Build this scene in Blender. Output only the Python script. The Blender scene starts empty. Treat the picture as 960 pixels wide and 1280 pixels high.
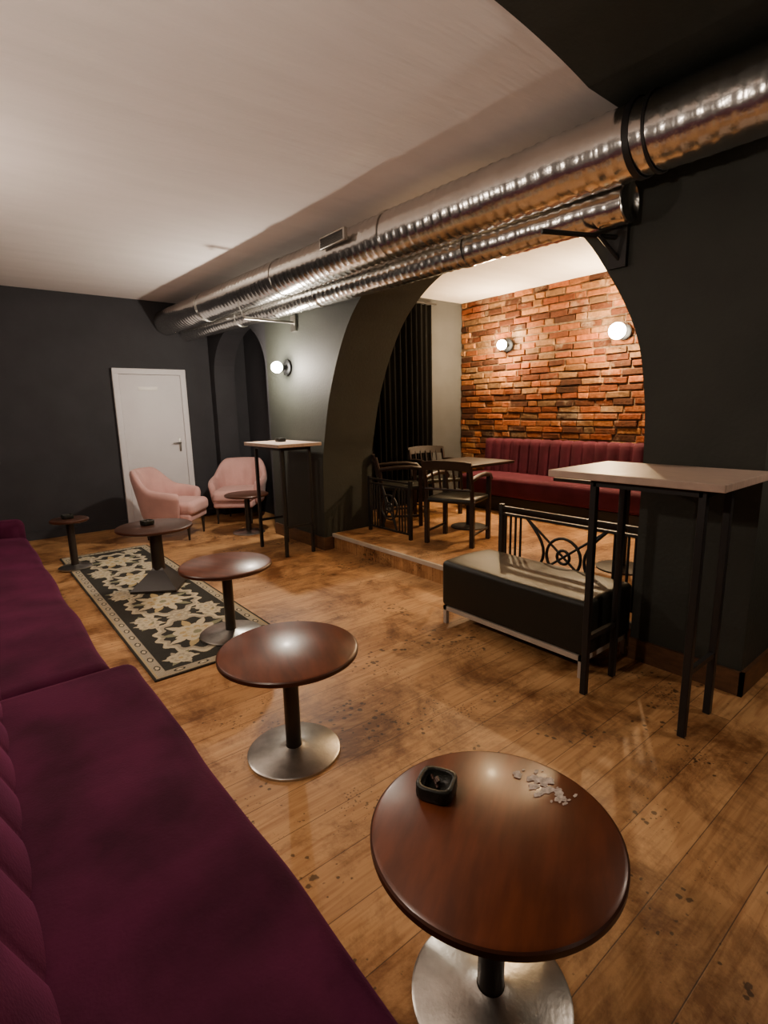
import bpy, bmesh, math, random
import numpy as np
from mathutils import Vector, Matrix
random.seed(7); np.random.seed(7)
S=bpy.context.scene; C=bpy.context.collection
# ------------------------------------------------------------ materials
def mat(name,col,rough=.6,metal=0,noise=0,nscale=8,bump=0,bscale=40,col2=None,spec=.5,sheen=0,detail=4,stretch=None,coat=0):
    m=bpy.data.materials.new(name); m.use_nodes=True; nt=m.node_tree; b=nt.nodes["Principled BSDF"]
    b.inputs["Base Color"].default_value=(*col,1); b.inputs["Roughness"].default_value=rough; b.inputs["Metallic"].default_value=metal
    b.inputs["Specular IOR Level"].default_value=spec
    if sheen:
        b.inputs["Sheen Weight"].default_value=sheen; b.inputs["Sheen Roughness"].default_value=.4
        b.inputs["Sheen Tint"].default_value=(min(1,col[0]*5+.1),min(1,col[1]*5+.05),min(1,col[2]*5+.1),1)
    if coat: b.inputs["Coat Weight"].default_value=coat; b.inputs["Coat Roughness"].default_value=.15
    tc=nt.nodes.new("ShaderNodeTexCoord"); mp=nt.nodes.new("ShaderNodeMapping"); nt.links.new(tc.outputs["Object"],mp.inputs[0])
    if stretch: mp.inputs["Scale"].default_value=stretch
    if noise or col2:
        n=nt.nodes.new("ShaderNodeTexNoise"); n.inputs["Scale"].default_value=nscale; n.inputs["Detail"].default_value=detail
        nt.links.new(mp.outputs[0],n.inputs[0])
        r=nt.nodes.new("ShaderNodeValToRGB"); nt.links.new(n.outputs[0],r.inputs[0])
        c2=col2 or tuple(c*(1-noise) for c in col)
        r.color_ramp.elements[0].position=.35; r.color_ramp.elements[1].position=.65
        r.color_ramp.elements[0].color=(*c2,1); r.color_ramp.elements[1].color=(*col,1)
        nt.links.new(r.outputs[0],b.inputs["Base Color"])
    if bump:
        n2=nt.nodes.new("ShaderNodeTexNoise"); n2.inputs["Scale"].default_value=bscale; n2.inputs["Detail"].default_value=3
        nt.links.new(mp.outputs[0],n2.inputs[0])
        bp=nt.nodes.new("ShaderNodeBump"); bp.inputs["Strength"].default_value=bump; bp.inputs["Distance"].default_value=.01
        nt.links.new(n2.outputs[0],bp.inputs["Height"]); nt.links.new(bp.outputs[0],b.inputs["Normal"])
    return m
def attr_mat(name,rough=.8,bump=.3,bscale=60,noise=.3,spec=.3,big=0):
    m=mat(name,(1,1,1),rough,bump=bump,bscale=bscale,spec=spec); nt=m.node_tree; b=nt.nodes["Principled BSDF"]
    a=nt.nodes.new("ShaderNodeAttribute"); a.attribute_name="Col"
    n=nt.nodes.new("ShaderNodeTexNoise"); n.inputs["Scale"].default_value=bscale*.6; n.inputs["Detail"].default_value=5
    tc=nt.nodes.new("ShaderNodeTexCoord"); nt.links.new(tc.outputs["Object"],n.inputs[0])
    mr=nt.nodes.new("ShaderNodeMapRange"); mr.inputs[1].default_value=.3; mr.inputs[2].default_value=.7; mr.inputs[3].default_value=1-noise; mr.inputs[4].default_value=1
    nt.links.new(n.outputs[0],mr.inputs[0])
    mx=nt.nodes.new("ShaderNodeMix"); mx.data_type='RGBA'; mx.blend_type='MULTIPLY'; mx.inputs[0].default_value=1
    nt.links.new(a.outputs[0],mx.inputs[6]); nt.links.new(mr.outputs[0],mx.inputs[7]); nt.links.new(mx.outputs[2],b.inputs["Base Color"])
    if big:   # large scale weathering / mortar smears
        n2=nt.nodes.new("ShaderNodeTexNoise"); n2.inputs["Scale"].default_value=3.2; n2.inputs["Detail"].default_value=8; n2.inputs["Roughness"].default_value=.7; nt.links.new(tc.outputs["Object"],n2.inputs[0])
        m2=nt.nodes.new("ShaderNodeMapRange"); m2.inputs[1].default_value=.55; m2.inputs[2].default_value=.72; m2.inputs[3].default_value=0; m2.inputs[4].default_value=big; nt.links.new(n2.outputs[0],m2.inputs[0])
        x2=nt.nodes.new("ShaderNodeMix"); x2.data_type='RGBA'; nt.links.new(m2.outputs[0],x2.inputs[0]); nt.links.new(mx.outputs[2],x2.inputs[6]); x2.inputs[7].default_value=(.50,.40,.28,1); nt.links.new(x2.outputs[2],b.inputs["Base Color"])
    return m
def plank_mat(name):
    m=bpy.data.materials.new(name); m.use_nodes=True; nt=m.node_tree; b=nt.nodes["Principled BSDF"]; N=nt.nodes.new; L=nt.links.new
    tc=N("ShaderNodeTexCoord")
    br=N("ShaderNodeTexBrick"); L(tc.outputs["Object"],br.inputs[0]); br.offset=.37; br.inputs["Scale"].default_value=1
    br.inputs["Brick Width"].default_value=4.3; br.inputs["Row Height"].default_value=.19; br.inputs["Mortar Size"].default_value=.0022; br.inputs["Mortar Smooth"].default_value=.6
    br.inputs["Color1"].default_value=(.60,.34,.145,1); br.inputs["Color2"].default_value=(.45,.24,.095,1); br.inputs["Mortar"].default_value=(.16,.08,.03,1)
    mp=N("ShaderNodeMapping"); mp.inputs["Scale"].default_value=(1.2,14,1); L(tc.outputs["Object"],mp.inputs[0])
    n=N("ShaderNodeTexNoise"); n.inputs["Scale"].default_value=2.5; n.inputs["Detail"].default_value=6; n.inputs["Distortion"].default_value=1.2; L(mp.outputs[0],n.inputs[0])
    r=N("ShaderNodeValToRGB"); r.color_ramp.elements[0].position=.3; r.color_ramp.elements[0].color=(.68,.58,.50,1); r.color_ramp.elements[1].position=.6; r.color_ramp.elements[1].color=(1,1,1,1); L(n.outputs[0],r.inputs[0])
    m1=N("ShaderNodeMix"); m1.data_type='RGBA'; m1.blend_type='MULTIPLY'; m1.inputs[0].default_value=1; L(br.outputs[0],m1.inputs[6]); L(r.outputs[0],m1.inputs[7])
    n2=N("ShaderNodeTexNoise"); n2.inputs["Scale"].default_value=1.9; n2.inputs["Detail"].default_value=10; n2.inputs["Roughness"].default_value=.76; n2.inputs["Distortion"].default_value=.4; L(tc.outputs["Object"],n2.inputs[0])
    r2=N("ShaderNodeValToRGB"); r2.color_ramp.elements[0].position=.39; r2.color_ramp.elements[0].color=(.36,.27,.20,1); r2.color_ramp.elements[1].position=.54; r2.color_ramp.elements[1].color=(1,1,1,1); L(n2.outputs[0],r2.inputs[0])
    m2=N("ShaderNodeMix"); m2.data_type='RGBA'; m2.blend_type='MULTIPLY'; m2.inputs[0].default_value=1; L(m1.outputs[2],m2.inputs[6]); L(r2.outputs[0],m2.inputs[7])
    prev=m2.outputs[2]
    for sc,lo,hi,ns,mx_,dk in ((24,.42,.70,2.3,.5,.28),(60,.45,.70,3.1,.45,.40)):
        v=N("ShaderNodeTexVoronoi"); v.inputs["Scale"].default_value=sc; v.inputs["Randomness"].default_value=1; L(tc.outputs["Object"],v.inputs[0])
        n3=N("ShaderNodeTexNoise"); n3.inputs["Scale"].default_value=ns; n3.inputs["Detail"].default_value=3; L(tc.outputs["Object"],n3.inputs[0])
        th=N("ShaderNodeMapRange"); th.inputs[1].default_value=lo; th.inputs[2].default_value=hi; th.inputs[3].default_value=.0; th.inputs[4].default_value=mx_; L(n3.outputs[0],th.inputs[0])
        n5=N("ShaderNodeTexNoise"); n5.inputs["Scale"].default_value=60; L(tc.outputs["Object"],n5.inputs[0])
        ad=N("ShaderNodeMath"); ad.operation='MULTIPLY_ADD'; L(n5.outputs[0],ad.inputs[0]); ad.inputs[1].default_value=.4; L(v.outputs[0],ad.inputs[2])
        sb=N("ShaderNodeMath"); sb.operation='SUBTRACT'; L(ad.outputs[0],sb.inputs[0]); L(th.outputs[0],sb.inputs[1])
        st=N("ShaderNodeMapRange"); st.inputs[1].default_value=.05; st.inputs[2].default_value=.12; st.inputs[3].default_value=dk; st.inputs[4].default_value=1; L(sb.outputs[0],st.inputs[0])
        m3=N("ShaderNodeMix"); m3.data_type='RGBA'; m3.blend_type='MULTIPLY'; m3.inputs[0].default_value=1; L(prev,m3.inputs[6]); L(st.outputs[0],m3.inputs[7]); prev=m3.outputs[2]
    L(prev,b.inputs["Base Color"])
    rr=N("ShaderNodeMapRange"); rr.inputs[3].default_value=.34; rr.inputs[4].default_value=.65; L(n2.outputs[0],rr.inputs[0]); L(rr.outputs[0],b.inputs["Roughness"])
    b.inputs["Specular IOR Level"].default_value=.4
    bp=N("ShaderNodeBump"); bp.inputs["Strength"].default_value=.3; bp.inputs["Distance"].default_value=.003; bp.invert=True
    L(br.outputs["Fac"],bp.inputs["Height"]); L(bp.outputs[0],b.inputs["Normal"])
    return m
def emit(name,col,s):
    m=bpy.data.materials.new(name); m.use_nodes=True; b=m.node_tree.nodes["Principled BSDF"]
    b.inputs["Base Color"].default_value=(1,1,1,1); b.inputs["Emission Color"].default_value=(*col,1); b.inputs["Emission Strength"].default_value=s
    try: m.cycles.emission_sampling='NONE'
    except Exception: pass
    return m
M=dict(
 ceil=mat("ceiling_white",(.82,.77,.75),.9,noise=.06,nscale=3,bump=.4,bscale=14,stretch=(.35,2.2,1)),
 wall=mat("paint_dark_slate",(.031,.031,.037),.75,noise=.2,nscale=3,bump=.15,bscale=50),
 pier=mat("paint_dark_green",(.027,.031,.024),.7,noise=.2,nscale=3,bump=.2,bscale=40),
 rib=mat("paint_rib_green",(.014,.018,.012),.7,noise=.25,nscale=4,bump=.2,bscale=40),
 grey=mat("paint_grey",(.065,.068,.072),.8,noise=.15,nscale=4),
 base=mat("baseboard_wood",(.13,.06,.025),.5,noise=.4,nscale=12,stretch=(1,1,4)),
 floor=plank_mat("pine_planks"),
 velvet=mat("velvet_plum",(.060,.007,.029),.85,noise=.55,nscale=4,bump=.15,bscale=120,sheen=.28,spec=.1),
 velvet2=mat("velvet_burgundy",(.085,.014,.030),.8,noise=.3,nscale=6,sheen=.2,spec=.2),
 pink=mat("velvet_pink",(.66,.38,.35),.8,noise=.14,nscale=5,sheen=.3,spec=.2,bump=.05),
 top=mat("table_walnut",(.15,.038,.013),.33,noise=.4,nscale=5,stretch=(1,5,1),coat=.1,spec=.45),
 topdark=mat("table_edge_dark",(.06,.024,.014),.4,noise=.3),
 rim=mat("table_rim",(.075,.023,.010),.38,noise=.3),
 post=mat("post_black",(.022,.016,.013),.4,spec=.5),
 steel=mat("brushed_steel",(.55,.53,.49),.32,metal=1,noise=.25,nscale=20,bump=.06,bscale=80),
 duct=mat("duct_foil",(.82,.81,.78),.22,metal=1,noise=.12,nscale=6,bump=.32,bscale=14),
 black=mat("black_metal",(.014,.014,.014),.45,spec=.4),
 leather=mat("black_leather",(.013,.014,.011),.42,bump=.15,bscale=160,spec=.32),
 frame=mat("pale_frame",(.5,.44,.36),.45,noise=.15),
 white=mat("door_white",(.76,.74,.76),.5,noise=.05,nscale=3),
 plate=mat("sign_plate",(.95,.93,.88),.4),
 lite=mat("laminate_top",(.52,.39,.31),.42,noise=.18,nscale=10,stretch=(8,1,1),spec=.35),
 dwood=mat("dark_wood",(.020,.009,.006),.4,noise=.4,nscale=10),
 curt=mat("curtain_black",(.006,.006,.006),.95,spec=.1),
 brick=attr_mat("old_brick",.9,.8,40,.5,big=.45),
 mortar=mat("mortar",(.19,.12,.07),.95,noise=.5,nscale=20,bump=.8,bscale=50),
 rug=attr_mat("rug_pile",.95,.3,250,.2,.05),
 spill=mat("dried_spill",(.70,.60,.54),.7,noise=.5,nscale=90),
 bulbw=emit("bulb_white",(1,.92,.80),80),
 bulba=emit("bulb_amber",(1,.84,.60),80),
 bulbn=emit("bulb_neutral",(1,.82,.64),30),
)
# ------------------------------------------------------------ helpers
def obj(name,me,m=None,parent=None,smooth=False):
    o=bpy.data.objects.new(name,me); C.objects.link(o)
    if m: me.materials.append(m)
    if parent: o.parent=parent
    if smooth:
        for p in me.polygons: p.use_smooth=True
    return o
def empty(name,loc=(0,0,0),rz=0):
    o=bpy.data.objects.new(name,None); C.objects.link(o); o.location=loc; o.rotation_euler=(0,0,rz); o.empty_display_size=.1; return o
def mesh(name,vs,fs):
    me=bpy.data.meshes.new(name); me.from_pydata([tuple(v) for v in vs],[],fs); me.update(); return me
def fixn(me):
    bm=bmesh.new(); bm.from_mesh(me); bmesh.ops.recalc_face_normals(bm,faces=bm.faces); bm.to_mesh(me); bm.free()
def box(name,lo,hi,m,parent=None,bev=0,seg=3,smooth=None):
    x0,y0,z0=lo;x1,y1,z1=hi
    vs=[(x0,y0,z0),(x1,y0,z0),(x1,y1,z0),(x0,y1,z0),(x0,y0,z1),(x1,y0,z1),(x1,y1,z1),(x0,y1,z1)]
    fs=[(0,3,2,1),(4,5,6,7),(0,1,5,4),(1,2,6,5),(2,3,7,6),(3,0,4,7)]
    me=mesh(name,vs,fs)
    if bev:
        bm=bmesh.new(); bm.from_mesh(me); bmesh.ops.bevel(bm,geom=bm.edges[:],offset=bev,segments=seg,profile=.5,affect='EDGES'); bm.to_mesh(me); bm.free()
    return obj(name,me,m,parent,smooth=bool(bev) if smooth is None else smooth)
def lathe(name,prof,m,parent=None,n=64,loc=(0,0,0),axis='Z'):
    vs=[];fs=[]
    for r,z in prof:
        for i in range(n):
            a=2*math.pi*i/n; p=(r*math.cos(a),r*math.sin(a),z)
            if axis=='X': p=(z,p[0],p[1])
            if axis=='Y': p=(p[1],z,p[0])
            vs.append((p[0]+loc[0],p[1]+loc[1],p[2]+loc[2]))
    for k in range(len(prof)-1):
        for i in range(n):
            j=(i+1)%n; fs.append((k*n+i,k*n+j,(k+1)*n+j,(k+1)*n+i))
    me=mesh(name,vs,fs); fixn(me)
    o=obj(name,me,m,parent,True)
    try:
        me.set_sharp_from_angle(angle=math.radians(40))
    except Exception: pass
    return o
def tube(name,pts,r,m,parent=None,n=10,cyc=False,square=False):
    cu=bpy.data.curves.new(name,'CURVE'); cu.dimensions='3D'; sp=cu.splines.new('POLY'); sp.points.add(len(pts)-1)
    for i,p in enumerate(pts): sp.points[i].co=(*p,1)
    sp.use_cyclic_u=cyc; cu.bevel_depth=r; cu.bevel_resolution=2 if not square else 0; cu.use_fill_caps=True
    o=bpy.data.objects.new(name,cu); C.objects.link(o); cu.materials.append(m)
    if parent: o.parent=parent
    return o
def arc(c,r,a0,a1,n=16,plane='yz'):
    out=[]
    for i in range(n+1):
        a=a0+(a1-a0)*i/n; u,v=r*math.cos(a),r*math.sin(a)
        out.append((c[0],c[1]+u,c[2]+v) if plane=='yz' else ((c[0]+u,c[1],c[2]+v) if plane=='xz' else (c[0]+u,c[1]+v,c[2])))
    return out
# ------------------------------------------------------------ room shell
H=2.98; XW=3.0; XP=3.65; XL=-.42; YB=7.7; YF=-1.9
fl=box("floor",(XL-.1,YF-.1,-.1),(4.4,YB+.1,0),M['floor'])
box("floor_platform",(3.12,1.40,0),(6.1,5.6,.17),M['floor'])
box("trim_1",(3.095,1.40,.135),(3.12,4.78,.172),M['frame'])
box("ceiling",(XL-.1,1.48,H),(6.1,YB+.1,H+.1),M['ceil'])
box("ceiling_dark",(XL-.1,YF-.1,H),(4.4,1.48,H+.1),M['rib'])
rp=[(XL,2.974),(1.2,2.974)]+[(1.2+1.2*(i/16),2.974-.092*(i/16)**2.6) for i in range(1,17)]+[(XW,2.882)]
vs=[];fs=[]
for y in (.62,1.48):
    for x,z in rp: vs.append((x,y,z))
    for x,z in rp: vs.append((x,y,H))
n=len(rp)
for i in range(n-1):
    fs.append((i,i+1,2*n+i+1,2*n+i)); fs.append((i,n+i,n+i+1,i+1)); fs.append((2*n+i,2*n+i+1,3*n+i+1,3*n+i))
obj("trim_rib",mesh("rib",vs,fs),M['rib'])
box("wall_back",(XL-.1,YB,0),(4.4,YB+.1,H),M['wall'])
box("wall_left",(XL-.1,YF,0),(XL,YB,H),M['wall'])
box("wall_front",(XL-.1,YF-.1,0),(4.4,YF,H),M['wall'])
ctrl=[(4.79,0),(4.76,.9),(4.70,1.24),(4.58,1.65),(4.38,2.06),(4.14,2.38),(3.8,2.62),(3.4,2.76),(3.0,2.81),(2.6,2.79),(2.2,2.69),(1.88,2.50),(1.66,2.21),(1.50,1.91),(1.43,1.62),(1.40,1.2),(1.40,0)]
prof=[]
for i in range(len(ctrl)-1):
    p0=ctrl[max(0,i-1)];p1=ctrl[i];p2=ctrl[i+1];p3=ctrl[min(len(ctrl)-1,i+2)]
    st=1 if i in (0,len(ctrl)-2) else 5
    for k in range(st):
        t=k/st
        if st==1: prof.append(p1);continue
        q=[.5*((2*p1[a])+(-p0[a]+p2[a])*t+(2*p0[a]-5*p1[a]+4*p2[a]-p3[a])*t*t+(-p0[a]+3*p1[a]-3*p2[a]+p3[a])*t**3) for a in (0,1)]
        prof.append(tuple(q))
prof.append(ctrl[-1])
for i in range(1,len(prof)):
    if prof[i][0]>prof[i-1][0]: prof[i]=(prof[i-1][0],prof[i][1])
def arch_wall(name,prof,y0,y1,xa,xb,m):
    bm=bmesh.new()
    def q(*p): bm.faces.new([bm.verts.new(v) for v in p])
    for x in (xa,xb):
        q((x,y0,0),(x,prof[0][0],0),(x,prof[0][0],H),(x,y0,H))
        q((x,prof[-1][0],0),(x,y1,0),(x,y1,H),(x,prof[-1][0],H))
        for a,b in zip(prof,prof[1:]):
            if abs(a[0]-b[0])>1e-6: q((x,a[0],a[1]),(x,b[0],b[1]),(x,b[0],H),(x,a[0],H))
    for a,b in zip(prof,prof[1:]): q((xa,a[0],a[1]),(xb,a[0],a[1]),(xb,b[0],b[1]),(xa,b[0],b[1]))
    for y in (y0,y1): q((xa,y,0),(xb,y,0),(xb,y,H),(xa,y,H))
    bmesh.ops.remove_doubles(bm,verts=bm.verts,dist=1e-5); bmesh.ops.recalc_face_normals(bm,faces=bm.faces)
    me=bpy.data.meshes.new(name); bm.to_mesh(me); bm.free(); return obj(name,me,m)
arch_wall("wall_right",prof,5.9,.82,XW,XP,M['pier'])
def semi(yc,hw,zs,hh,n=24):
    out=[(yc+hw,0)]
    for i in range(n+1):
        a=math.pi*i/n; out.append((yc+hw*math.cos(a),zs+hh*math.sin(a)))
    out.append((yc-hw,0)); return out
arch_wall("wall_right_far",semi(6.74,.80,2.0,.62),YB,5.9,3.0,3.3,M['wall'])
box("wall_niche_far",(3.55,5.9,0),(3.65,YB,H),M['wall'])
box("wall_niche_near",(XP,YF,0),(XP+.1,.82,H),M['pier'])
box("wall_alcove_end",(XP,5.57,0),(6.1,5.9,H),M['grey'])
box("wall_alcove_front",(XP,.72,0),(6.1,.82,H),M['pier'])
box("floor_alcove_low",(XP-.01,.8,0),(6.1,1.40,.17),M['floor'])
box("ceiling_alcove",(XP,.72,H+.001),(6.1,1.5,H+.1),M['ceil'])
box("wall_brick_backing",(6.0,.72,0),(6.1,5.9,H),M['mortar'])
# bricks
bm=bmesh.new(); cl=bm.loops.layers.color.new("Col")
rowh=.083; z=.17; row=0
pal=[(.60,.33,.15),(.50,.25,.10),(.66,.40,.20),(.40,.20,.09),(.64,.43,.24),(.57,.33,.16),(.32,.17,.09),(.55,.40,.26)]
while z<H-.01:
    y=.83-(.14 if row%2 else 0)-random.random()*.06; h=min(rowh-.014,H-z)
    wav=random.uniform(0,6)
    while y<5.56:
        L=random.choice([.21,.24,.26,.27,.28,.13]); y0=max(y,.83); y1=min(y+L,5.565)
        if y1-y0>.04:
            dp=random.uniform(.008,.030); zz=z+.007*math.sin(y*1.7+wav)+random.uniform(-.004,.004); xb=6.0
            j=lambda s=.006: random.uniform(-s,s)
            ym=(y0+y1)/2
            pts=[(xb,y0,zz),(xb,y1,zz),(xb,y1,zz+h),(xb,y0,zz+h),
                 (xb-dp+j(.004),y0+.006+j(),zz+.004+j()),(xb-dp+j(.004),y1-.006+j(),zz+.004+j()),(xb-dp+j(.004),y1-.006+j(),min(zz+h-.004+j(),H)),(xb-dp+j(.004),y0+.006+j(),min(zz+h-.004+j(),H))]
            v=[bm.verts.new(p) for p in pts]; c=random.choice(pal); k=random.uniform(.75,1.1)
            c=tuple(min(1,a*k) for a in c)
            for f in ((4,5,6,7),(0,1,5,4),(1,2,6,5),(2,3,7,6),(3,0,4,7)):
                fa=bm.faces.new([v[i] for i in f])
                for lp in fa.loops: lp[cl]=(*c,1)
        y+=L+random.uniform(.009,.018)
    z+=rowh; row+=1
bmesh.ops.recalc_face_normals(bm,faces=bm.faces)
me=bpy.data.meshes.new("bricks"); bm.to_mesh(me); bm.free()
o=obj("wall_brick",me,M['brick']); mo=o.modifiers.new("b",'BEVEL'); mo.width=.010; mo.segments=3
# baseboards
box("baseboard_back",(XL,YB-.02,0),(1.68,YB,.1),M['wall'])
box("baseboard_back_right",(2.63,YB-.02,0),(3.0,YB,.1),M['wall'])
box("baseboard_pier_far",(XW-.018,4.79,0),(XW,5.9,.14),M['base'])
box("baseboard_pier_arch",(XW-.018,4.772,0),(3.1,4.79,.14),M['base'])
box("baseboard_pier_near",(XW-.02,.80,0),(XW,1.40,.13),M['base'])
box("baseboard_pier_side",(XW-.02,.80,0),(XP,.82,.13),M['base'])
# door
d=empty("door_1",(0,0,0))
box("frame_left",(1.69,YB-.05,0),(1.765,YB,2.10),M['white'],d,.006)
box("frame_right",(2.555,YB-.05,0),(2.63,YB,2.10),M['white'],d,.006)
box("frame_top",(1.69,YB-.052,2.025),(2.63,YB,2.10),M['white'],d,.006)
box("leaf",(1.768,YB-.035,.01),(2.552,YB-.004,2.022),M['white'],d,.004)
box("handle_plate",(2.46,YB-.043,.98),(2.49,YB-.034,1.16),M['steel'],d,.003)
tube("handle_lever",[(2.475,YB-.04,1.10),(2.475,YB-.085,1.10),(2.37,YB-.085,1.10)],.009,M['steel'],d)
box("sign",(1.99,YB-.041,1.82),(2.24,YB-.034,1.865),M['plate'],d,.002)
# curtain
nx=160; vs=[];fs=[]
for i in range(nx+1):
    x=4.28+1.05*i/nx
    for k,zz in enumerate((.19,1.2,2.2,2.88)):
        a=.035*(1.15-.1*k); vs.append((x,5.50+a*math.sin(i/nx*math.pi*2*11+.4*k)+.01*math.sin(i*.37),zz))
for i in range(nx):
    for k in range(3): fs.append((i*4+k,(i+1)*4+k,(i+1)*4+k+1,i*4+k+1))
cr=empty("curtain"); obj("cloth",mesh("cloth",vs,fs),M['curt'],cr,True); tube("rod",[(4.2,5.5,2.9),(5.4,5.5,2.9)],.014,M['black'],cr)
# ------------------------------------------------------------ ducts
def duct(name,pts,r,pitch,parent,n=48,step=.015):
    P=[Vector(p) for p in pts]; L=[0]
    for a,b in zip(P,P[1:]): L.append(L[-1]+(b-a).length)
    ns=int(L[-1]/step); vs=[];fs=[]
    for k in range(ns+1):
        s=L[-1]*k/ns; i=max(j for j in range(len(L)-1) if L[j]<=s+1e-9); t=(s-L[i])/(L[i+1]-L[i])
        c=P[i].lerp(P[i+1],t); d=(P[i+1]-P[i]).normalized(); u=d.cross(Vector((0,0,1))).normalized(); w=u.cross(d)
        for q in range(n):
            a=2*math.pi*q/n; ph=((s/pitch)-q/n)%1.0
            rr=r+.0045*math.exp(-((ph-.5)/.10)**2)+.0016*math.sin(a*3+s*2.3)+.0010*math.sin(s*17+a*2)
            if k in(0,ns): rr*=.97
            vs.append(c+u*(rr*math.cos(a))+w*(rr*math.sin(a)))
    for k in range(ns):
        for q in range(n):
            j=(q+1)%n; fs.append((k*n+q,k*n+j,(k+1)*n+j,(k+1)*n+q))
    fs.append(tuple(range(n))); fs.append(tuple(ns*n+q for q in range(n))[::-1])
    return obj(name,mesh(name,vs,fs),M['duct'],parent,True)
D1=[(2.44,7.69,2.715),(2.60,3.5,2.71),(2.67,1.5,2.71),(2.67,-1.85,2.66)]
D2=[(2.71,7.69,2.59),(2.85,3.5,2.545),(2.872,1.50,2.525)]
dd=empty("ventilation_duct"); duct("pipe",D1,.158,.075,dd)
def collar(nm,c,r,w,par,m='steel'):
    lathe(nm,[(r,-w/2),(r+.005,-w/2),(r+.005,w/2),(r,w/2)],M[m],par,48,c,'Y')
for i,yy in enumerate((3.1,4.6,6.3)): collar("joint_%d"%i,(2.67-(yy-1.5)*.037,yy,2.711),.161,.04,dd,'duct')
collar("clamp_dark",(2.672,1.36,2.708),.163,.03,dd,'black')
collar("clamp_dark_b",(2.672,1.28,2.707),.163,.014,dd,'black')
gr=empty("vent_grille",(2.405,3.55,2.76),0); 
box("frame",(-.012,-.17,-.04),(.02,.17,.045),M['steel'],gr,.004)
for i in range(6): box("slat_%d"%i,(-.018,-.15,-.030+.011*i),(-.010,.15,-.026+.011*i),M['black'],gr)
d2=empty("secondary_duct"); duct("pipe",D2,.098,.07,d2)
for i,yy in enumerate((2.6,4.4,6.0)): collar("joint_%d"%i,(2.872-(yy-1.5)*.011 if yy<3.5 else 2.85-(yy-3.5)*.0334,yy,2.525+(yy-1.5)*.0102),.101,.04,d2,'duct')
br=empty("duct_bracket"); tube("arm",[(2.98,1.62,2.40),(2.6,1.84,2.42)],.014,M['black'],br); tube("brace",[(2.98,1.60,2.28),(2.86,1.66,2.40)],.011,M['black'],br)
box("plate",(2.97,1.56,2.24),(2.998,1.66,2.46),M['black'],br)
br=empty("duct_bracket"); tube("arm",[(2.98,5.2,2.43),(2.42,5.2,2.43)],.014,M['steel'],br); box("plate",(2.975,5.15,2.34),(2.998,5.25,2.5),M['steel'],br); tube("strap",[(2.42,5.2,2.43),(2.36,5.2,2.58)],.006,M['steel'],br)
# ------------------------------------------------------------ wall lamps
def wlamp(x,y,z,nx,ny,m,W,col,r=.055):
    e=empty("wall_lamp",(x,y,z),math.atan2(ny,nx))
    lathe("mount",[(.001,0),(.085,0),(.085,.018),(.07,.026),(.001,.026)],M['black'],e,40,(0,0,0),'X')
    lathe("neck",[(.02,.02),(.02,.06),(.034,.065),(.034,.085)],M['black'],e,32,(0,0,0),'X')
    pr=[(max(.0005,r*math.sin(math.pi*i/20)),.075+r-r*math.cos(math.pi*i/20)) for i in range(21)]
    lathe("globe",pr,M[m],e,40,(0,0,0),'X')
    ld=bpy.data.lights.new("bulb",'POINT'); ld.energy=W; ld.color=col; ld.shadow_soft_size=.035
    lo=bpy.data.objects.new("bulb",ld); C.objects.link(lo); lo.parent=e; lo.location=(.075+2*r+.04,0,0)
WH=(1,.86,.70); AM=(1,.68,.35); NE=(1,.79,.63)
wlamp(XW,5.40,1.98,-1,0,'bulbw',105,WH,.062)
wlamp(5.965,4.69,2.31,-1,0,'bulba',125,AM,.065)
wlamp(5.965,3.09,2.29,-1,0,'bulba',170,AM,.09)
wlamp(XW+.65,-.2,2.0,-1,0,'bulbn',34,NE)
wlamp(XL,1.5,2.05,1,0,'bulbn',55,NE)
wlamp(XL,4.0,2.05,1,0,'bulbn',50,NE)
wlamp(1.3,YF,2.1,0,1,'bulbn',10,NE)
# ------------------------------------------------------------ sofas
def channels(name,y0,y1,xb,z0,xt,z1,w,bulge,m,parent,thick=.14,seg=8,wallside=-1):
    n=max(1,round((y1-y0)/w)); ny=n*seg; nz=14; vs=[];fs=[]; sgn=-wallside
    for i in range(ny+1):
        y=y0+(y1-y0)*i/ny; c=abs(math.sin(math.pi*i/seg)); b=bulge*(c**.5)
        for k in range(nz+1):
            t=k/nz
            if t<.8:
                u=t/.8; x=xb+(xt-xb)*u+sgn*b; z=z0+(z1-z0)*u
            else:
                u=(t-.8)/.2; a=math.pi*u; rr=thick/2
                x=xt+sgn*b*(1-u)-sgn*rr*(1-math.cos(a)); z=z1+(rr*.8+.4*b)*math.sin(a)
            vs.append((x,y,z))
        vs.append((xt-sgn*thick,y,z0))
    K=nz+2
    for i in range(ny):
        for k in range(K-1): fs.append((i*K+k,(i+1)*K+k,(i+1)*K+k+1,i*K+k+1))
    fs.append(tuple(range(K))[::-1]); fs.append(tuple(ny*K+k for k in range(K)))
    me=mesh(name,vs,fs); fixn(me); return obj(name,me,m,parent,True)
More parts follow.
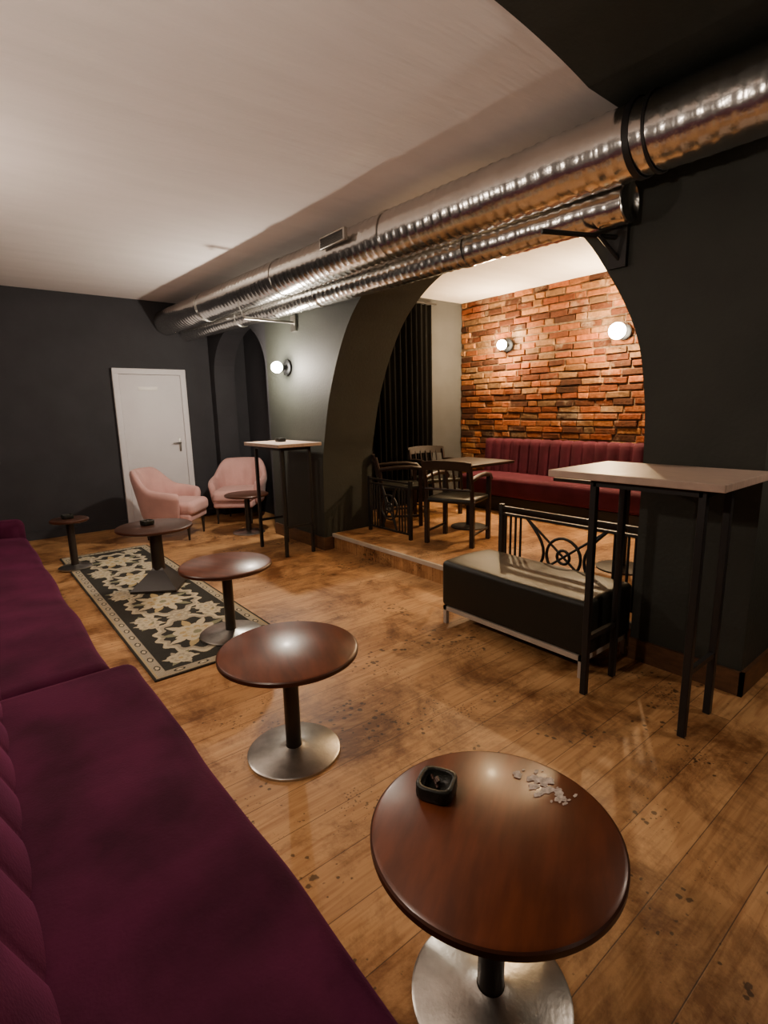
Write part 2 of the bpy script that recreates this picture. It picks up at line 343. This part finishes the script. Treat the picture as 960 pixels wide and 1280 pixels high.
def cushion(name,lo,hi,bev,m,parent,amp=.006,seed=0):
    x0,y0,z0=lo;x1,y1,z1=hi
    me=mesh(name,[(x0,y0,z0),(x1,y0,z0),(x1,y1,z0),(x0,y1,z0),(x0,y0,z1),(x1,y0,z1),(x1,y1,z1),(x0,y1,z1)],[(0,3,2,1),(4,5,6,7),(0,1,5,4),(1,2,6,5),(2,3,7,6),(3,0,4,7)])
    bm=bmesh.new(); bm.from_mesh(me)
    bmesh.ops.bevel(bm,geom=bm.edges[:],offset=bev,segments=5,profile=.5,affect='EDGES')
    for ax,a,b in ((0,x0,x1),(1,y0,y1)):
        for i in range(1,int((b-a)/.06)):
            c=a+(b-a)*i/int((b-a)/.06); no=(1,0,0) if ax==0 else (0,1,0); co=(c,0,0) if ax==0 else (0,c,0)
            bmesh.ops.bisect_plane(bm,geom=bm.verts[:]+bm.edges[:]+bm.faces[:],plane_co=co,plane_no=no)
    for v in bm.verts:
        if v.co.z>z0+.5*(z1-z0):
            x,y=v.co.x,v.co.y
            v.co.z+=amp*(math.sin(y*5.3+seed)+.6*math.sin(x*9+y*3.1+seed*2)+.35*math.sin(y*17+x*6))
            u=(x-x0)/(x1-x0)*2-1; v.co.z+=.012*(1-u*u)
        if v.co.x>x1-.06: v.co.x+=amp*math.sin(v.co.y*7+seed)*.8
    bm.to_mesh(me); bm.free(); return obj(name,me,m,parent,True)
def sofa(y0,y1,xf,seed):
    e=empty("velvet_sofa")
    box("plinth",(-.25,y0+.02,0.0),(xf-.09,y1-.02,.16),M['black'],e)
    cushion("body",(-.26,y0,.15),(xf-.012,y1,.30),.03,M['velvet'],e,.002,seed)
    cushion("seat",(-.05,y0,.27),(xf,y1,.42),.055,M['velvet'],e,.007,seed)
    channels("backrest",y0,y1,.015,.36,-.13,.74,.22,.014,M['velvet'],e,.15,16)
    return e
sofa(-.95,2.43,.50,1); e=sofa(2.45,5.80,.405,4)
cushion("armrest",(-.26,5.80,.12),(.40,5.98,.56),.06,M['velvet'],e,.004,2)
# alcove bench
e=empty("banquette_bench")
box("plinth",(5.38,1.2,.17),(5.90,4.92,.36),M['black'],e)
cushion("seat",(5.28,1.2,.38),(5.93,4.95,.62),.05,M['velvet2'],e,.003,3)
channels("backrest",1.2,4.95,5.80,.56,5.84,1.04,.15,.035,M['velvet2'],e,.07,8,1)
# ------------------------------------------------------------ round lounge tables
def table(x,y,h=.5,r=.30,base='disc',br_=.205,topm='top',rz=0):
    e=empty("round_lounge_table",(x,y,0),rz)
    lathe("top",[(.0005,h-.032),(r-.012,h-.032),(r-.003,h-.027),(r,h-.016),(r-.003,h-.005),(r-.012,h),(.0005,h)],M[topm],e,96)
    lathe("rim",[(r-.006,h-.028),(r+.0012,h-.024),(r+.0015,h-.016),(r+.0012,h-.009),(r-.003,h-.0045)],M['rim'],e,96)
    lathe("flange",[(.0005,h-.042),(.09,h-.042),(.09,h-.032)],M['post'],e,32)
    if base=='disc':
        lathe("post",[(.034,.02),(.034,h-.035)],M['post'],e,32)
        lathe("foot",[(.0005,0),(br_,0),(br_,.010),(br_-.008,.015),(.07,.022),(.042,.032),(.036,.034)],M['steel'],e,80)
    else:
        lathe("post",[(.055,.1),(.05,h-.035)],M['post'],e,32)
        o=lathe("foot",[(.0005,0),(.27,0),(.27,.02),(.075,.16),(.055,.18)],M['post'],e,4); 
        for p in o.data.polygons: p.use_smooth=False
    return e
table(.89,.71,rz=.5); table(1.0,1.93,rz=1.2); t3=table(1.30,3.33,rz=2)
t3.location.z=.012
t=table(1.24,4.72,.55,.31,'pyr',topm='topdark'); t.location.z=.012; t.rotation_euler[2]=.2
t=table(.77,5.92,.50,.17,'disc',.15,'topdark'); t.location.z=.012
table(2.76,6.2,.50,.27,'disc',.2,'topdark')
def ashtray(x,y,z,s,rz):
    e=empty("ashtray",(x,y,z),rz)
    bm=bmesh.new(); o=s; i_=s*.78
    lv=[(o*.92,0),(o,.01),(o,.036),(o*.96,.04),(i_,.04),(i_*.95,.036),(i_*.85,.012)]
    rings=[]
    for a,zz in lv:
        ring=[]
        for k in range(24):
            t=2*math.pi*k/24; c,sn=math.cos(t),math.sin(t); m_=(abs(c)**4+abs(sn)**4)**-.25
            ring.append(bm.verts.new((a*c*m_,a*sn*m_,zz)))
        rings.append(ring)
    for A,B in zip(rings,rings[1:]):
        for k in range(24): bm.faces.new((A[k],A[(k+1)%24],B[(k+1)%24],B[k]))
    bm.faces.new(rings[0]); bm.faces.new(rings[-1])
    bmesh.ops.recalc_face_normals(bm,faces=bm.faces)
    me=bpy.data.meshes.new("bowl"); bm.to_mesh(me); bm.free(); obj("bowl",me,M['leather'],e,True)
    for k in range(5):
        a=random.uniform(0,6); rr=s*.35*random.random()
        tube("cigarette_end_%d"%k,[(rr*math.cos(a),rr*math.sin(a),.018+.003*k),(rr*math.cos(a)+.014,rr*math.sin(a)+.010,.020+.003*k)],.004,M['topdark'],e)
ashtray(.868,.885,.5005,.050,.5); ashtray(1.2,4.78,.5625,.05,.3); ashtray(.76,5.93,.5125,.05,.1); ashtray(2.75,5.2,1.1805,.05,.1)
# dried spill on the front table: ragged blots
e=empty("dried_spill",(0,0,.5005))
rs=random.Random(11)
for k in range(26):
    t=rs.random(); cx=1.05+.09*rs.random()+.02*t; cy=.64+.15*rs.random(); s=rs.choice([.004,.005,.007,.009,.013,.017]) if k>3 else (.02,.018,.015,.014)[k]
    if k<4: cx,cy=((1.095,.70),(1.11,.675),(1.08,.73),(1.10,.66))[k]
    vs=[(cx,cy,.0008+k*.00002)]; nn=30; ph=rs.random()*6
    for i in range(nn):
        a=2*math.pi*i/nn; r=s*(.8+.2*math.sin(2*a+ph)+.12*math.sin(5*a+ph*2)+.10*rs.random()); vs.append((cx+r*1.1*math.cos(a),cy+r*.8*math.sin(a),.0006+k*.00002))
    obj("blot_%d"%k,mesh("blot",vs,[(0,1+i,1+(i+1)%nn) for i in range(nn)]),M['spill'],e,True)
# ------------------------------------------------------------ rug
x0,x1,y0,y1=.70,1.58,2.99,6.42; nx,ny=220,800
xs=np.linspace(x0,x1,nx); ys=np.linspace(y0,y1,ny); Xg,Yg=np.meshgrid(xs,ys,indexing='ij')
dark=np.array([.048,.047,.042]); cream=np.array([.62,.54,.38]); gold=np.array([.50,.38,.19]); green=np.array([.26,.26,.17]); tan=np.array([.42,.37,.28])
col=np.ones((nx,ny,3))*dark
cx=(x0+x1)/2
def put(mask,c): col[mask]=c
wx=.010*np.sin(Yg*31+Xg*17)+.006*np.sin(Yg*57-Xg*43)
def flower(px,py,R,np_,ph,cs):
    dx=Xg-px+wx*.5; dy=Yg-py+wx*.5; RR=np.sqrt(dx**2+dy**2); A=np.arctan2(dy,dx); pet=np.abs(np.cos(np_*A/2+ph))
    put(RR<R*(.75+.25*pet),cs[0]); put((RR<R*(.30+.45*pet))&(RR<R*.70),cs[1]); put(RR<R*(.28+.20*pet),cs[0]); put(RR<R*.17,cs[2])
def leaf(px,py,ang,L,W,c):
    ca,sa=math.cos(ang),math.sin(ang); u=(Xg-px)*ca+(Yg-py)*sa; v=-(Xg-px)*sa+(Yg-py)*ca
    put((u>0)&(u<L)&(np.abs(v+.25*u*(u/L))<W*np.sin(np.pi*np.clip(u/L,0,1))),c)
K=4; step=(y1-y0-.30)/K
for k in range(K):
    yc=y0+.15+step*(k+.5)
    dx=Xg-cx; dy=Yg-yc; A=np.arctan2(dy,dx); R_=np.sqrt((dx/.27)**2+(dy/.35)**2)
    put(R_<1+.06*np.cos(14*A),cream); put(R_<.90+.05*np.cos(14*A),tan); put(R_<.80+.05*np.cos(14*A),dark)
    for q in range(10):
        a=q*2*math.pi/10+.3; leaf(cx+.08*math.cos(a),yc+.10*math.sin(a),a+.4,.16,.030,(green,cream,gold,cream)[q%4])
    flower(cx,yc,.165,9,.4,(cream,gold,green))
    for s in (-1,1):
        for t_ in (-1,1):
            px,py=cx+s*.225,yc+t_*step*.43
            for q in range(6): leaf(px,py,q*1.047+k,.11,.021,(cream,green,tan)[q%3])
            flower(px,py,.085,5,k,(cream,tan,gold))
for k in range(K-1): flower(cx,y0+.15+step*(k+1),.085,6,.2,(tan,cream,gold))
e_=np.minimum(np.minimum(Xg-x0,x1-Xg),np.minimum(Yg-y0,y1-Yg))
bd=e_<.095; put(bd,tan); along=np.where(np.minimum(Xg-x0,x1-Xg)<np.minimum(Yg-y0,y1-Yg),Yg,Xg)
put(bd&(e_>.083),dark); put(bd&(e_<.016),dark); put(bd&(e_>.020)&(e_<.025),gold)
put(bd&(e_>.034)&(e_<.076)&(((e_-.055)/.018)**2+(np.sin(along*22)/.7)**2<1),dark)
put(bd&(((e_-.055)/.011)**2+(np.sin(along*22)/.45)**2<1),cream)
vs=np.stack([Xg,Yg,np.full_like(Xg,.010)+.0006*np.sin(Xg*300)*np.sin(Yg*300)],-1).reshape(-1,3)
idx=np.arange(nx*ny).reshape(nx,ny); f=np.stack([idx[:-1,:-1],idx[1:,:-1],idx[1:,1:],idx[:-1,1:]],-1).reshape(-1,4)
me=bpy.data.meshes.new("rug"); me.from_pydata(vs.tolist(),[],f.tolist()); ca=me.color_attributes.new("Col",'FLOAT_COLOR','POINT')
ca.data.foreach_set("color",np.concatenate([col.reshape(-1,3),np.ones((nx*ny,1))],1).astype(np.float32).ravel())
e=empty("patterned_rug"); obj("pile",me,M['rug'],e); box("backing",(x0,y0,.001),(x1,y1,.0085),M['post'],e)
# ------------------------------------------------------------ high tables
def hightable(x0,x1,y0,y1,legs,h=1.18):
    e=empty("bar_table")
    box("top",(x0,y0,h-.035),(x1,y1,h),M['lite'],e,.004,2,False)
    lx0,lx1,ly0,ly1=legs; s=.016
    for i,(a,b) in enumerate(((lx0,ly0),(lx1,ly0),(lx0,ly1),(lx1,ly1))):
        box("leg_%d"%i,(a-s,b-s,0),(a+s,b+s,h-.035),M['black'],e,.002,1,False)
    for nm,lo,hi in (("apron_a",(lx0,ly0-s,h-.07),(lx1,ly0+s,h-.036)),("apron_b",(lx0,ly1-s,h-.07),(lx1,ly1+s,h-.036)),("apron_c",(lx0-s,ly0,h-.07),(lx0+s,ly1,h-.036)),("apron_d",(lx1-s,ly0,h-.07),(lx1+s,ly1,h-.036)),
        ("footrest_a",(lx0,ly1-s*.7,.30),(lx1,ly1+s*.7,.325)),("footrest_b",(lx0,ly0-s*.7,.30),(lx1,ly0+s*.7,.325))):
        box(nm,lo,hi,M['black'],e)
hightable(2.34,2.93,.76,1.57,(2.41,2.70,.86,1.35))
hightable(2.46,2.97,4.72,5.5,(2.55,2.87,4.82,5.40))
# ------------------------------------------------------------ leather ottoman
e=empty("leather_ottoman_bench")
cushion("upholstery",(2.53,1.42,.13),(3.04,2.53,.45),.03,M['leather'],e,.002,1)
for i,(a,b) in enumerate(((2.55,1.45),(2.55,2.50),(3.02,1.45),(3.02,2.50))): box("leg_%d"%i,(a-.014,b-.014,0),(a+.014,b+.014,.13),M['frame'],e)
box("rail_front",(2.536,1.436,.10),(2.564,2.514,.13),M['frame'],e); box("rail_back",(3.006,1.436,.10),(3.034,2.514,.13),M['frame'],e)
box("rail_side_a",(2.55,1.436,.10),(3.02,1.464,.13),M['frame'],e); box("rail_side_b",(2.55,2.486,.10),(3.02,2.514,.13),M['frame'],e)
# ------------------------------------------------------------ iron railings
def railing(x,y0,y1,z0,z1):
    e=empty("iron_railing"); m=M['black']
    for nm,z in (("top_rail",z1),("mid_rail",z1-.05),("bottom_rail",z0+.06)): box(nm,(x-.012,y0,z-.012),(x+.012,y1,z+.006),m,e)
    for i,y in enumerate((y0+.01,y1-.01)): box("post_%d"%i,(x-.016,y-.016,z0),(x+.016,y+.016,z1+.02),m,e)
    nb=4; w=.045; k=0
    for side in (0,1):
        for i in range(nb):
            y=(y0+.05+i*w) if side==0 else (y1-.05-i*w)
            tube("bar_%d"%k,[(x,y,z0+.06),(x,y,z1-.05)],.009,m,e); k+=1
    a,b=y0+.05+nb*w,y1-.05-nb*w; zc=(z0+.06+z1-.05)/2; hh=(z1-z0-.11)/2
    n=max(1,round((b-a)/(2*hh)))
    for i in range(n):
        c=a+(b-a)*(i+.5)/n; hw=(b-a)/n/2
        tube("ring_%d"%i,arc((x,c,zc),hh*.55,0,2*math.pi*.98,24),.011,m,e,cyc=True)
        tube("hub_%d"%i,arc((x,c,zc),hh*.2,0,2*math.pi*.98,16),.011,m,e,cyc=True)
        for s in (-1,1):
            tube("scroll_%d_%d"%(i,s),[(x,c+s*hw,zc+hh)]+[(x,c+s*hw*(1-.5*math.sin(math.pi*t/12)),zc+hh*(1-2*t/12)) for t in range(1,12)]+[(x,c+s*hw,zc-hh)],.011,m,e)
            tube("cross_%d_%d"%(i,s),[(x,c-hw,zc-s*hh),(x,c+hw,zc+s*hh)],.009,m,e)
railing(3.16,1.43,2.52,.17,.76)
railing(3.52,3.95,4.65,.17,.76)
# ------------------------------------------------------------ alcove furniture
def dining_table(x,y,w,l,h=.92,z0=.17):
    e=empty("dark_table",(x,y,0)); box("top",(-w/2,-l/2,h-.03),(w/2,l/2,h),M['dwood'],e,.006,2,False)
    lathe("post",[(.03,z0+.02),(.03,h-.03)],M['black'],e,24); lathe("foot",[(.001,z0),(.2,z0),(.2,z0+.012),(.03,z0+.03)],M['black'],e,40)
dining_table(4.42,3.98,.7,.7); dining_table(4.15,2.05,.7,.9)
def armchair(x,y,rz,z0=.17):
    e=empty("wooden_armchair",(x,y,z0),rz); m=M['dwood']
    for i,(a,b,hh) in enumerate(((.22,.24,.66),(.22,-.24,.66),(-.22,.24,.80),(-.22,-.24,.80))):
        box("leg_%d"%i,(a-.022,b-.022,0),(a+.022,b+.022,hh if a>0 else .45),m,e,.004,1,False)
    box("seat",(-.24,-.25,.42),(.25,.25,.47),M['leather'],e,.02)
    for i,b in enumerate((.24,-.24)):
        tube("back_post_%d"%i,[(-.22,b,.42),(-.24,b,.6),(-.29,b,.80)],.022,m,e)
        tube("arm_%d"%i,[(-.25,b,.66),(-.05,b,.68),(.12,b,.68),(.24,b,.66),(.28,b,.62)],.024,m,e)
        tube("stretcher_%d"%i,[(-.22,b,.12),(.22,b,.12)],.014,m,e)
    vs=[];fs=[]
    for i in range(13):
        u=-1+2*i/12; yy=.255*u; xx=-.315+.03*u*u
        for dx,dz in ((-.012,-.06),(.012,-.06),(.012,.03),(-.012,.03)): vs.append((xx+dx-(.02 if dz>0 else 0),yy,.80+dz+.015*(1-u*u)))
    for i in range(12):
        for k in range(4): fs.append((i*4+k,i*4+(k+1)%4,(i+1)*4+(k+1)%4,(i+1)*4+k))
    fs+= [(0,3,2,1),(48,49,50,51)]
    obj("crest_rail",mesh("crest",vs,fs),m,e)
    tube("low_rail",[(-.25,-.24,.56),(-.25,.24,.56)],.014,m,e)
    for i in range(5):
        b=-.15+.075*i; tube("slat_%d"%i,[(-.25,b,.56),(-.305,b,.78)],.011,m,e)
armchair(3.86,3.62,.35); armchair(4.02,4.72,-.6); armchair(4.75,4.85,-1.9)
# ------------------------------------------------------------ pink armchairs
def pinkchair(x,y,rz):
    e=empty("pink_armchair",(x,y,0),rz)
    n=40; vs=[];fs=[]; ring=10
    for i in range(n+1):
        t=-1+2*i/n; a=math.pi+t*math.radians(125)
        k=abs(t); s_=min(1,max(0,(k-.28)/.34)); s_=s_*s_*(3-2*s_)
        topz=.86-.03*k*k-.22*s_-.03*max(0,(k-.62)/.38)
        rx,ry=.34,.335; flare=.075*(1-k)+.01
        tuft=.014*abs(math.sin(i*math.pi/4))*(1 if k<.45 else 0)
        ca,sa=math.cos(a),math.sin(a); p=(abs(ca)**2.6+abs(sa)**2.6)**(-1/2.6)
        def P(th,z,fl): return ((rx+th+fl)*ca*p,(ry+th+fl*.5)*sa*p,z)
        th=.045
        sec=[(-th,.30,0),(-th-tuft,.48,0),(-th-tuft,topz-.08,flare*.8),(-th*.7,topz-.02,flare),(0,topz,flare),(th*.7,topz-.02,flare),(th,topz-.09,flare*.9),(th*.9,.5,.0),(th*.6,.28,-.02),(0,.24,-.02)]
        for s in sec: vs.append(P(*s))
    for i in range(n):
        for k in range(ring):
            j=(k+1)%ring; fs.append((i*ring+k,(i+1)*ring+k,(i+1)*ring+j,i*ring+j))
    fs.append(tuple(range(ring))); fs.append(tuple(n*ring+k for k in range(ring))[::-1])
    me=mesh("shell",vs,fs); fixn(me); o=obj("shell",me,M['pink'],e,True); mo=o.modifiers.new("s",'SUBSURF'); mo.levels=1; mo.render_levels=1
    cushion("seat",(-.27,-.27,.30),(.35,.27,.46),.06,M['pink'],e,.003,1)
    cushion("base",(-.26,-.27,.22),(.31,.27,.32),.03,M['pink'],e,.001,1)
    for i,(a,b) in enumerate(((.25,.22),(.25,-.22),(-.24,.2),(-.24,-.2))):
        lathe("leg_%d"%i,[(.012,0),(.022,.24)],M['post'],e,16,(a*1.05,b*1.05,0))
pinkchair(2.0,6.66,-.72); pinkchair(3.02,7.05,-2.25)
# ------------------------------------------------------------ camera
f_,pitch,roll,yaw=660,.1918,-.0214,.6756
cy,sy,cp,sp=math.cos(yaw),math.sin(yaw),math.cos(pitch),math.sin(pitch)
fw=Vector((sy*cp,cy*cp,-sp)); rt=Vector((cy,-sy,0)); up=rt.cross(fw)
r2=rt*math.cos(roll)+up*math.sin(roll); u2=-rt*math.sin(roll)+up*math.cos(roll)
cd=bpy.data.cameras.new("camera"); co=bpy.data.objects.new("camera",cd); C.objects.link(co)
mw=Matrix.Identity(4)
for i in range(3): mw[i][0]=r2[i]; mw[i][1]=u2[i]; mw[i][2]=-fw[i]
mw[0][3],mw[1][3],mw[2][3]=0,0,1.5
co.matrix_world=mw
cd.sensor_fit='VERTICAL'; cd.sensor_height=24; cd.lens=24*f_/1280; cd.clip_start=.03
S.camera=co
w=bpy.data.worlds.new("world"); S.world=w; w.use_nodes=True; w.node_tree.nodes["Background"].inputs[0].default_value=(.05,.04,.035,1); w.node_tree.nodes["Background"].inputs[1].default_value=.2
